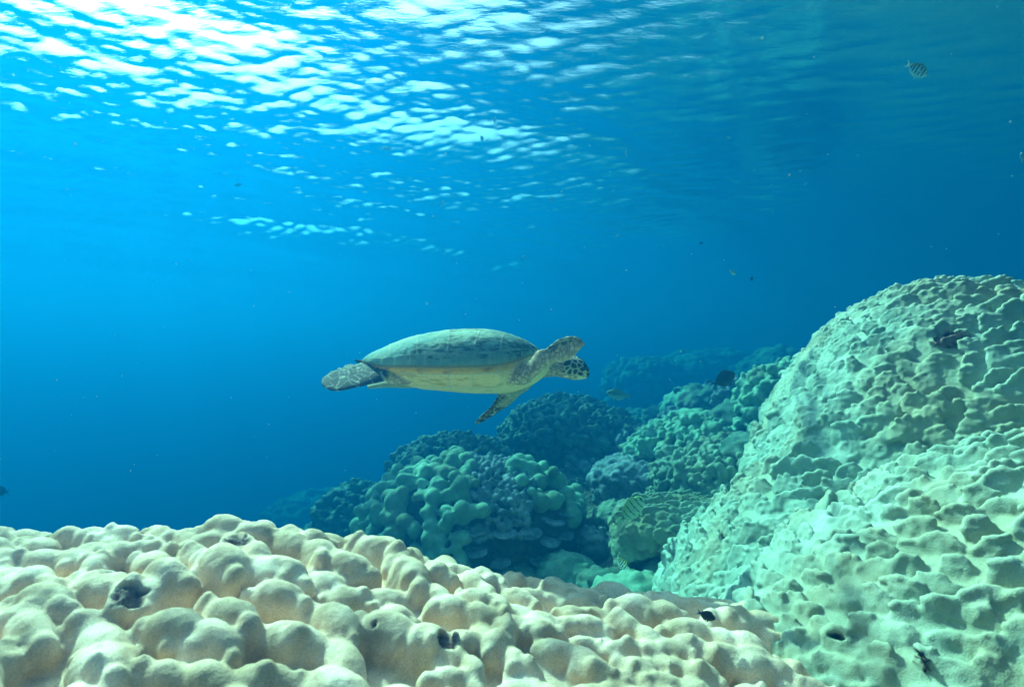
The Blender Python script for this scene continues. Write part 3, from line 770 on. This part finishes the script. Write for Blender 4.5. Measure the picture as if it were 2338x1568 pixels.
def turtle_body():
    B = Blobs(); REG, UV = [], []
    def addp(V, F, reg, I=None):
        B.raw(V, F); REG.append(np.full(len(V), reg)); UV.append(np.zeros((len(V), 4)) if I is None else I)
    # hull: bridge and plastron
    xs = np.linspace(862, 1252, 90); w, zc, H = section(np.clip(xs, 850, 1215))
    w = np.where(xs > 1150, np.minimum(w, curve([(1150, .27), (1190, .23), (1225, .15), (1252, .07)], xs)), w)
    zb = (830 - curve(bot_py, xs)) * PX
    rings = []; ph = np.linspace(0, 2 * math.pi, 56, endpoint=False); c, s = np.cos(ph), np.sin(ph)
    for i in range(len(xs)):
        dep = max(zc[i] - zb[i] - .35 * w[i] * SR, .012)
        y = -.955 * w[i] * np.sign(c) * np.abs(c) ** .8
        z = np.where(s < 0, -dep * np.abs(s) ** .75, min(H[i] * .55, .05) * s)
        y, z = roll(y, z - .004); rings.append(np.stack((np.full(len(y), (xs[i] - 1040) * PX), y, z + zc[i]), 1))
    addp(*loft_grid(rings), 0)
    # neck and head
    hd = [(1195, 845, 27, 25), (1222, 843, 24, 25), (1245, 841, 20, 21), (1265, 840, 19, 20), (1280, 840, 21, 20), (1290, 839, 24, 21), (1300, 839, 26.5, 23), (1312, 839.5, 27, 24), (1324, 841.5, 25, 22), (1333, 844.5, 20.5, 17.5), (1340, 848, 14.5, 12), (1344, 850, 8.5, 7), (1346, 851, 3, 3)]
    k = np.linspace(0, len(hd) - 1, 70); hv = np.array(hd, float)
    hh = np.stack([curve(list(enumerate(hv[:, j])), k) for j in range(4)], 1); rings = []
    for x, yc, a, b in hh:
        cc, ss = np.cos(ph), np.sin(ph)
        wid = b * (1 - .12 * (ss < 0) * np.abs(ss)) * PX * np.sign(cc) * np.abs(cc) ** .92
        rings.append(np.stack((np.full(len(ph), (x - 1040) * PX), wid + .0, (830 - yc) * PX + a * PX * np.sign(ss) * np.abs(ss) ** .95), 1))
    V, F = loft_grid(rings); addp(V, F, 1)
    # flippers
    nf = [((1165, 838), (1178, 876), -.16, -.17, .045), ((1192, 832), (1203, 868), -.21, -.22, .042), ((1213, 821), (1224, 856), -.26, -.27, .032), ((1228, 802), (1250, 837), -.30, -.31, .024), ((1248, 795), (1274, 824), -.33, -.35, .014), ((1270, 779), (1290, 823), -.36, -.38, .008), ((1290, 769), (1308, 815), -.385, -.405, .0065), ((1307, 767), (1319, 803), -.405, -.42, .0055), ((1318, 769), (1325, 796), -.42, -.43, .005), ((1326, 773), (1331, 790), -.43, -.435, .0045), ((1333, 781), (1335, 787), -.435, -.435, .004)]
    addp(*pairs_blade(nf, wide=1.06, ragged=.07)[:2], 2, pairs_blade(nf, wide=1.06, ragged=.07)[2])
    ff = [((1150, 868), (1222, 862), .17, .16, .035), ((1140, 888), (1212, 880), .20, .19, .028), ((1136, 902), (1197, 891), .23, .22, .020), ((1128, 916), (1177, 911), .26, .25, .014), ((1121, 927), (1161, 925), .28, .27, .011), ((1110, 937), (1142, 937), .30, .29, .009), ((1098, 948), (1121, 951), .32, .31, .008), ((1089, 958), (1101, 963), .335, .33, .007), ((1084, 965), (1087, 968), .34, .34, .006)]
    addp(*pairs_blade(ff)[:2], 3, pairs_blade(ff)[2])
    nr = [((905, 836), (938, 872), -.10, -.17, .030), ((884, 832), (915, 868), -.11, -.19, .028), ((866, 830), (897, 862), -.10, -.20, .022), ((842, 829), (866, 871), -.08, -.21, .014), ((815, 830), (838, 878), -.07, -.22, .011), ((792, 834), (812, 884), -.07, -.23, .009), ((771, 842), (782, 891), -.08, -.235, .008), ((753, 851), (762, 892), -.09, -.235, .007), ((741, 858), (745, 886), -.11, -.225, .006), ((733, 867), (734, 878), -.14, -.20, .005)]
    addp(*pairs_blade(nr, 60, 36, 1.0, .16)[:2], 4, pairs_blade(nr, 60, 36, 1.0, .16)[2])
    fr_ = [((930, 862), (945, 884), .14, .10, .022), ((900, 864), (920, 884), .17, .12, .018), ((870, 866), (890, 883), .19, .14, .012), ((850, 870), (862, 885), .21, .16, .009), ((838, 877), (842, 887), .22, .18, .007)]
    addp(*pairs_blade(fr_, 20)[:2], 5, pairs_blade(fr_, 20)[2])
    # tail tip
    rings = []
    for x, yc, a in ((870, 833, 8), (845, 829, 6.5), (825, 827, 5.5), (814, 825, 4), (807, 821, 2)):
        rings.append(np.stack((np.full(16, (x - 1040) * PX), .02 + .9 * a * PX * np.cos(np.linspace(0, 6.283, 16, endpoint=False)), (830 - yc) * PX + a * PX * np.sin(np.linspace(0, 6.283, 16, endpoint=False))), 1))
    addp(*loft_grid(rings), 6)
    # thigh and shoulder flesh
    for (x, y_, dz, r) in ((918, 858, -.15, (.045, .05, .035)), (1188, 858, -.19, (.05, .05, .035)), (1200, 872, .17, (.05, .05, .03))):
        v, f = ICO[4]; addp(v * np.array(r) + T(x, y_, dz), f, 7)
    SV, SR_, SU = np.concatenate(B.V), np.concatenate(REG), np.concatenate(UV)
    me = B.skin("sea_turtle", .0034, 3, .5)
    V = coords(me)
    kd = KDTree(len(SV))
    for i, p in enumerate(SV): kd.insert(p, i)
    kd.balance()
    near = np.array([kd.find(p)[1] for p in V])
    reg, I = SR_[near], SU[near].copy()
    # smooth the transferred blade coordinates over the mesh
    I = relax_attr(me, I, 6)
    px, py = 1040 + V[:, 0] / PX, 830 - V[:, 2] / PX
    qx, qy = proj(V + TO)
    cream, dark, line = np.array((.46, .43, .28)), np.array((.030, .034, .030)), np.array((.50, .48, .33))
    # --- bridge and plastron
    m1 = fbm(V * np.array((18, 30, 45)), 2, 4); m2 = fbm(V * np.array((40, 40, 60)), 9, 4)
    rim = curve(rim_py, np.clip(px, 830, 1228)); rel = py - rim                      # px below the rim
    band = lerp(np.array((.84, .46, .11)), np.array((.48, .23, .05)), sstep(-.1, .5, m1)[:, None])
    brid = lerp(np.array((.80, .58, .27)), np.array((.52, .30, .08)), (sstep(.0, .5, m1 + .25 * m2) * .8)[:, None])
    plas = lerp(np.array((.80, .64, .35)), np.array((.66, .50, .25)), sstep(-.2, .5, m2)[:, None])
    hull = lerp(band, brid, sstep(16, 19, rel)[:, None]); hull = lerp(hull, plas, np.maximum(sstep(44, 54, rel), sstep(.0, .05, V[:, 1] + .02))[:, None])
    hull = lerp(hull, np.array((.76, .58, .28)), sstep(1150, 1185, px)[:, None])
    sl = np.zeros(len(V)); nearside = V[:, 1] < -.05
    for x0, x1, r0, r1 in ((950, 946, 1, 17), (985, 987, 1, 17), (1040, 1039, 1, 17), (1095, 1094, 1, 17), (1141, 1140, 1, 17), (955, 962, 18, 47), (992, 998, 18, 47), (1040, 1036, 18, 50), (1090, 1085, 18, 50), (1135, 1152, 18, 30)):
        t = np.clip((rel - r0) / (r1 - r0), 0, 1)
        sl = np.maximum(sl, np.exp(-((px - lerp(x0, x1, t)) / 1.2) ** 2) * ((rel > r0) & (rel < r1)))
    sl = np.maximum(sl, np.exp(-((rel - 17.5) / 1.2) ** 2) * ((px > 930) & (px < 1150)))
    sl = np.maximum(sl, .6 * np.exp(-((rel - 48 - 2 * np.sin(px * .09)) / 1.5) ** 2) * ((px > 930) & (px < 1160)))
    dg = np.abs((px - 1150) * .75 + (py - 868)) / 1.25
    sl = np.maximum(sl, np.exp(-(dg / 1.2) ** 2) * ((px > 1120) & (px < 1160)))
    hull = lerp(hull, np.array((.40, .42, .32)), (sl * nearside * .8)[:, None])
    # --- skin with small pebble scales
    def pebble(sc, gap, c_in, c_gap, seed, q=None):
        F1, F2, ID = worley((V if q is None else q) * sc, seed)
        e = sstep(gap * .35, gap, F2 - F1)
        return lerp(c_gap, c_in * (.8 + .4 * ID)[:, None], e[:, None])
    wr = pebble(np.array((52, 52, 70)), .28, np.array((.56, .45, .29)), np.array((.26, .18, .13)), 3)
    skin = lerp(wr, np.array((.34, .20, .15)), (.6 * sstep(.0, .5, m2))[:, None])
    big = pebble(np.array((46, 46, 46)), .30, np.array((.72, .60, .37)), np.array((.27, .20, .15)), 12)
    # --- flipper scales in blade coordinates (u along, v across)
    def scales(su, sv, seed, gap, c_dark, c_line, edge_big=.5):
        u, v, hw = I[:, 0], I[:, 1], np.maximum(I[:, 2], .004)
        q = np.stack((u * su, v * sv + 3 * (V[:, 1] > 0), np.full(len(u), .5) + seed), 1)
        q[:, :2] += .22 * np.stack((vnoise(V * 30, seed), vnoise(V * 30, seed + 1)), 1)
        F1, F2, ID = worley(q, seed); e = sstep(gap * .4, gap, F2 - F1)
        return lerp(c_line, c_dark * (.6 + 1.1 * ID)[:, None], e[:, None]), ID
    col = hull.copy()
    hz_ = (py - 852) - (px - 1283) * .16
    hs = pebble(np.array((38, 34, 38)), .17, dark, np.array((.66, .62, .42)), 22)
    hs = lerp(hs, dark * 1.2, sstep(1329, 1333, px)[:, None] * (py < 846)[:, None])
    jaw = lerp(big, np.array((.74, .64, .36)), sstep(1312, 1320, px)[:, None])
    head = lerp(hs, jaw, sstep(-2, 1, hz_)[:, None]); head = lerp(skin, head, sstep(1281, 1286, px)[:, None])
    head = lerp(head, dark, (sstep(1337, 1341, px) * sstep(848, 852, py) * (py < 862))[:, None])
    col[reg == 1] = head[reg == 1]
    s2, id2 = scales(24, 60, 31, .15, np.array((.045, .05, .035)), np.array((.40, .39, .25)))
    t = I[:, 3]; v_ = I[:, 1] / np.maximum(I[:, 2], .004)
    pale = lerp(big, np.array((.60, .52, .29)), .5)
    f2 = lerp(lerp(big, wr, .4), s2, (.9 * sstep(.5, .65, t) * sstep(.1, .45, v_))[:, None]); f2 = lerp(f2, pale, (sstep(.4, .55, t) * (1 - sstep(-.6, -.2, v_)))[:, None])
    col[reg == 2] = f2[reg == 2]
    s3, _ = scales(24, 52, 41, .11, dark, np.array((.42, .40, .24)))
    f3 = lerp(pebble(np.array((90, 90, 90)), .3, np.array((.44, .42, .26)), np.array((.22, .22, .15)), 8), s3, np.maximum(sstep(.50, .58, t), sstep(.25, .5, v_) * sstep(.2, .3, t))[:, None])
    col[reg == 3] = f3[reg == 3]
    s4, id4 = scales(24, 19, 51, .065, np.array((.040, .036, .03)), np.array((.36, .36, .25)))
    s4b, _ = scales(46, 40, 57, .13, np.array((.05, .05, .045)), np.array((.34, .35, .26)))
    f4 = lerp(s4, s4b, (sstep(.1, .4, v_) * (1 - sstep(.72, .8, t)))[:, None]); f4 = lerp(f4, np.array((.16, .20, .15)), (.55 * sstep(.6, .9, v_ + .3 * m2))[:, None])  # paler towards the upper edge: light sheen painted into the tint
    f4 = lerp(f4, np.array((.52, .46, .16)), (np.exp(-((qx - 893) / 7) ** 2))[:, None]); f4 = lerp(f4, skin, sstep(899, 903, qx)[:, None])
    col[reg == 4] = f4[reg == 4]
    col[reg == 5] = np.array((.34, .34, .20)); col[reg == 6] = lerp(dark * 2, np.array((.34, .33, .22)), sstep(820, 838, px)[:, None])[reg == 6]
    sk7 = lerp(big, skin, .25); sk7 = np.where((px < 1000)[:, None], skin, sk7); col[reg == 7] = sk7[reg == 7]
    dist = np.minimum(np.linalg.norm(V - T(1190, 862, -.2), axis=1) / .075, 9)
    mixm = (1 - sstep(.7, 1.0, dist)) * (reg == 0); col = lerp(col, sk7, mixm[:, None])
    col = relax_attr(me, col, 1)
    Nn = normals(me); F1, F2, ID = worley(V * 70, 3); skn = (reg != 0).astype(float)
    set_coords(me, V + Nn * ((.0006 * (pillow(F2 - F1, .4) - .7)) * skn + .0012 * fbm(V * 30, 2, 3))[:, None])
    paint(me, np.clip(col, .004, 1)); return me
def relax_attr(me, A, n):
    E = np.empty(len(me.edges) * 2, dtype=np.int32); me.edges.foreach_get("vertices", E); E = E.reshape(-1, 2)
    cnt = np.maximum(np.bincount(E.ravel(), minlength=len(A)), 1).astype(float)[:, None]
    for _ in range(n):
        A = .5 * A + .5 * np.stack([np.bincount(E[:, 0], A[E[:, 1], j], len(A)) + np.bincount(E[:, 1], A[E[:, 0], j], len(A)) for j in range(A.shape[1])], 1) / cnt
    return A
def tint_mat(name, rough=.5, spec=.4, grain=120):
    m, N, L, b = new_mat(name); nt = m.node_tree
    at = N.new("ShaderNodeAttribute"); at.attribute_name = "tint"
    g = ramp(nt, noise(nt, objco(nt), grain, 3, .6), [(.3, (.8, .8, .8)), (.7, (1.15, 1.15, 1.15))])
    L.new(mixc(nt, .7, at.outputs["Color"], g, 'MULTIPLY'), b.inputs["Base Color"])
    b.inputs["Roughness"].default_value = rough; b.inputs["Specular IOR Level"].default_value = spec
    bump(nt, b, noise(nt, objco(nt), grain, 3, .6), .25, .002); return m
M_skin = tint_mat("scaled turtle skin", .7, .05); M_shell = tint_mat("algae dusted turtle shell", .75, .05, 90); M_fish = tint_mat("fish skin", .6, .08, 300)
TF = 2.0 / TD                                       # a young turtle, two metres off
def sized(me): set_coords(me, coords(me) * TF); return me
turtle = put("sea_turtle", sized(turtle_body()), M_skin, loc=Vector(W(1040, 830, 2.0)))
tag(turtle, "green sea turtle gliding to the right in open water above the reef", "turtle")
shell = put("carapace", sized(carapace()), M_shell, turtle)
m, N, L, b = new_mat("wet dark eye"); b.inputs["Base Color"].default_value = (.006, .006, .007, 1); b.inputs["Roughness"].default_value = .08
v, f = ICO[3]
for s_ in (-1, 1):
    put("eye", sized(mesh_from("eye", v * np.array((.0085, .0045, .010)) + T(1333, 837, s_ * .0325), f)), m, turtle)
# ------------------------------------------------------------------ fish
def fish_mesh(name, deep, wide, colour, fork=.35, dorsal=.10, seed=0, hump=0.0, tail_h=.26):
    """unit length fish: nose at x=+.5, tail tips at x=-.5, z up; one closed skin, painted by colour(x, z, zrel)"""
    t = np.linspace(0, 1, 44); x = .5 - .80 * t
    top = deep * (.5 + hump) * np.sin(np.clip(t, 0, 1) ** .72 * math.pi * .95) ** .95 + .010
    bot = deep * .5 * np.sin(np.clip(t, 0, 1) ** .78 * math.pi * .95) ** .95 + .010
    ped = .045 * sstep(.8, 1, t); top, bot = np.maximum(top, ped + .01), np.maximum(bot, ped + .01)
    wd = wide * .5 * np.sin(np.clip(t, 0, 1) ** .55 * math.pi * .96) ** .8 + .006
    a = np.linspace(0, 2 * math.pi, 26, endpoint=False); c, s = np.cos(a), np.sin(a); rings = []
    for i in range(len(t)):
        rings.append(np.stack((np.full(26, x[i]), wd[i] * np.sign(c) * np.abs(c) ** 1.15, np.where(s > 0, top[i] * s, bot[i] * s)), 1))
    V, F = loft_grid(rings); VV, FF, n = [V], [F], len(V)
    def plate(pts, th):
        nonlocal n
        p = np.array(pts); k = len(p); m_ = p.mean(0)
        v = np.concatenate((np.stack((p[:, 0], np.full(k, th * .3), p[:, 1]), 1), np.stack((p[:, 0], np.full(k, -th * .3), p[:, 1]), 1), [[m_[0], th, m_[1]], [m_[0], -th, m_[1]]]))
        i = np.arange(k); j = (i + 1) % k
        f = np.concatenate((np.stack((i, j, np.full(k, 2 * k)), 1), np.stack((j + k, i + k, np.full(k, 2 * k + 1)), 1), np.stack((i, i + k, j + k), 1), np.stack((i, j + k, j), 1)))
        VV.append(v); FF.append(f + n); n += len(v)
    h = tail_h * .5
    plate([(-.27, .045), (-.34, .07), (-.5, h), (-.5 + fork * .22, h * .45), (-.5 + fork * .3, 0), (-.5 + fork * .22, -h * .45), (-.5, -h), (-.34, -.07), (-.27, -.045)], .008)
    q = np.linspace(.24, .93, 12)
    zt = np.interp(q, t, top); xt = .5 - .8 * q
    plate(list(zip(xt, zt - .02)) + list(zip(xt[::-1] - .02, (zt + dorsal * np.sin(np.linspace(.15, .98, 12) * math.pi) ** .5)[::-1])), .007)
    q = np.linspace(.52, .93, 9); zb = -np.interp(q, t, bot); xb = .5 - .8 * q
    plate(list(zip(xb, zb + .02)) + list(zip(xb[::-1] - .02, (zb - dorsal * np.sin(np.linspace(.2, .98, 9) * math.pi) ** .5)[::-1])), .007)
    zb = -float(np.interp(.36, t, bot)); plate([(.22, zb + .02), (.14, zb - .10), (.10, zb - .06), (.13, zb + .02)], .006)
    V = np.concatenate(VV)
    # pectoral fins
    for s_ in (-1, 1):
        w0 = wide * .46 * s_
        p = np.array([(.20, w0, -.01), (.17, w0 + s_ * .03, .02), (.08, w0 + s_ * .055, .0), (.07, w0 + s_ * .05, -.06), (.14, w0 + s_ * .02, -.06)])
        v = np.concatenate((p, p + np.array((0, -.006 * s_, -.004)))); k = 5; i = np.arange(k); j = (i + 1) % k
        f = [(0, 1, 2), (0, 2, 3), (0, 3, 4), (5, 7, 6), (5, 8, 7), (5, 9, 8)] + [(a_, a_ + k, b_ + k) for a_, b_ in zip(i, j)] + [(a_, b_ + k, b_) for a_, b_ in zip(i, j)]
        V = np.concatenate((V, v)); FF.append(np.array(f) + n); n += len(v)
    me = mesh_from(name, V, np.concatenate(FF))
    zr = V[:, 2] / np.maximum(np.interp(.5 - V[:, 0], t * .8, np.maximum(top, bot)), .02)
    c_ = colour(V[:, 0], V[:, 2], zr)
    eye = ((V[:, 0] - .41) ** 2 + (V[:, 2] - .035) ** 2) < .026 ** 2
    c_ = np.where((eye & (np.abs(V[:, 1]) > .004))[:, None], np.array((.01, .01, .01)), c_)
    paint(me, c_); return me
def banded(bars, w, body, back, bar):
    def f(x, z, zr):
        c = lerp(np.array(body), np.array(back), sstep(-.1, .8, zr)[:, None])
        d = np.zeros(len(x))
        for b in bars: d = np.maximum(d, 1 - sstep(w * .6, w, np.abs(x - b - .03 * np.abs(zr)) ) )
        d *= sstep(-1.15, -.65, zr)
        return lerp(c, np.array(bar), d[:, None])
    return f
def plain(body, belly, tail=None):
    def f(x, z, zr):
        c = lerp(np.array(belly), np.array(body), sstep(-.7, .1, zr)[:, None]) * (.8 + .4 * h01(hash3(np.floor(x * 40), np.floor(z * 40), 0 * x, 3)))[:, None]
        return c if tail is None else lerp(c, np.array(tail), sstep(-.28, -.34, x)[:, None])
    return f
FM = {"sergeant": fish_mesh("striped_fish", .40, .16, banded((.27, .12, -.02, -.15, -.25), .034, (.75, .95, .97), (.85, .88, .22), (.008, .02, .06)), .45, .06),
      "convict": fish_mesh("striped_fish", .43, .14, banded((.40, .27, .12, -.03, -.17, -.28), .016, (.34, .50, .36), (.30, .46, .18), (.02, .03, .03)), .25, .05),
      "surgeon": fish_mesh("brown_fish", .46, .15, plain((.02, .022, .016), (.028, .03, .02), (.012, .012, .014)), .75, .06, tail_h=.36),
      "grouper": fish_mesh("mottled_fish", .36, .20, plain((.12, .18, .09), (.26, .36, .33)), .15, .07, hump=-.03),
      "damsel": fish_mesh("dark_fish", .38, .18, plain((.035, .026, .022), (.04, .03, .025), (.02, .07, .30)), .4, .06),
      "pale": fish_mesh("pale_fish", .36, .17, plain((.30, .62, .70), (.45, .85, .92)), .5, .06)}
for k_ in FM.values(): k_.materials.append(M_fish)
def fish(kind, name, px, py, d, L_px, heading, label, group=None, yaw=0.0, lean=8.0):
    """heading: image angle of the nose in degrees (0 right, 90 up); yaw turns it out of the picture plane"""
    o = bpy.data.objects.new(name, FM[kind]); COL.objects.link(o)
    o.location = W(px, py, d); L_ = L_px / FPX * d; o.scale = (L_, L_, L_)
    h = rad(heading); left = math.cos(h) < 0
    pit = math.atan2(math.sin(h), abs(math.cos(h)))
    M = Matrix.Rotation(math.pi if left else 0, 4, 'Z') @ Matrix.Rotation(rad(yaw), 4, 'Z') @ Matrix.Rotation(-pit, 4, 'Y') @ Matrix.Rotation(rad(-lean if not left else lean), 4, 'X')
    o.rotation_euler = M.to_euler(); tag(o, label, "fish", group); return o
fish("sergeant", "striped_fish", 2092, 159, 2.5, 58, -26, "yellow backed fish with dark bars in open blue water at upper right", yaw=8, lean=-22)
fish("convict", "striped_fish", 1440, 1165, 2.65, 84, 42, "yellow green fish with thin black bars above the coral overhang", yaw=10)
fish("sergeant", "striped_fish", 1419, 1284, 2.55, 44, -50, "small bluish barred fish against the hollow under the overhang", yaw=20)
fish("surgeon", "brown_fish", 1651, 866, 3.3, 62, 28, "plain dark brown fish in mid water over the reef slope")
fish("grouper", "mottled_fish", 1412, 901, 4.4, 56, 170, "pale bellied mottled fish hovering left of the brown fish")
fish("damsel", "dark_fish", 1612, 1404, 1.16, 46, -22, "dark fish with a blue tail peeking over the front coral mound")
fish("damsel", "dark_fish", 1717, 635, 4.2, 14, 250, "tiny dark fish high over the reef slope beside a pale one", yaw=20)
fish("sergeant", "striped_fish", 1748, 882, 4.4, 22, 200, "small pale barred fish close to the left flank of the tall mound")
fish("surgeon", "dark_fish", 3, 1121, 3.6, 40, 172, "dark fish cut off by the left edge of the view")
fish("sergeant", "striped_fish", 1672, 622, 4.0, 20, -25, "small barred fish in open water above the tiny dark fish", "small fish in the open water", 20)
for (px, py, d, L_, hd, kind, lab) in (
        (1010, 465, 4.5, 16, 60, "sergeant", "tiny barred fish just under the glittering surface, above the shell's rear"),
        (1260, 455, 4.8, 15, 50, "sergeant", "tiny barred fish in open water above the turtle's head"),
        (1663, 314, 4.6, 15, 0, "pale", "tiny pale fish in the upper right open water, left of the yellow backed fish"),
        (1840, 420, 4.6, 12, 40, "pale", "tiny pale fish in open water high above the tall mound's left slope"),
        (1410, 538, 4.6, 13, 20, "pale", "tiny pale fish in open water above and right of the turtle's head"),
        (1195, 590, 5.0, 13, 70, "pale", "tiny pale fish in open water straight above the turtle's shoulder"),
        (1430, 352, 3.4, 14, 80, "pale", "tiny upright bright fish below the fading surface ripples"),
        (1101, 318, 3.4, 18, 110, "pale", "brightest tiny pale fish among the surface glitter, near the middle"),
        (1130, 275, 3.8, 17, 85, "pale", "tiny upright pale fish highest among the surface glitter"),
        (885, 340, 4.2, 24, 180, "sergeant", "small barred fish against the surface glitter left of the middle"),
        (545, 422, 4.6, 18, 200, "damsel", "small dark fish at the lower edge of the surface glitter"),
        (2334, 360, 3.0, 26, 90, "pale", "pale fish cut off by the right edge of the view"),
        (1600, 555, 5.0, 12, 0, "damsel", "tiny dark fish halfway between surface and reef, right of the middle")):
    fish(kind, FM[kind].name, px, py, d, L_, hd, lab, "small fish in the open water", 15)

# ------------------------------------------------------------------ drifting specks
r = np.random.default_rng(99); B = Blobs()
if 1 not in ICO: ICO[1] = ico(1)
for _ in range(240):
    d = r.uniform(.7, 5.0); p = W(r.uniform(-100, 2438), r.uniform(-50, 1150), d)
    if p[2] > SURF_Z - .5: continue
    s = r.uniform(.0006, .0015) * (.6 + .5 * d ** .7)
    B.add(p, np.eye(3), s * r.uniform(.7, 1.4, 3), 1)
me = mesh_from("drifting_specks", np.concatenate(B.V), np.concatenate(B.F))
m, N, L, b = new_mat("pale plankton"); b.inputs["Base Color"].default_value = (.42, .60, .60, 1); b.inputs["Roughness"].default_value = .8
tag(put("drifting_specks", me, m), kind="stuff")
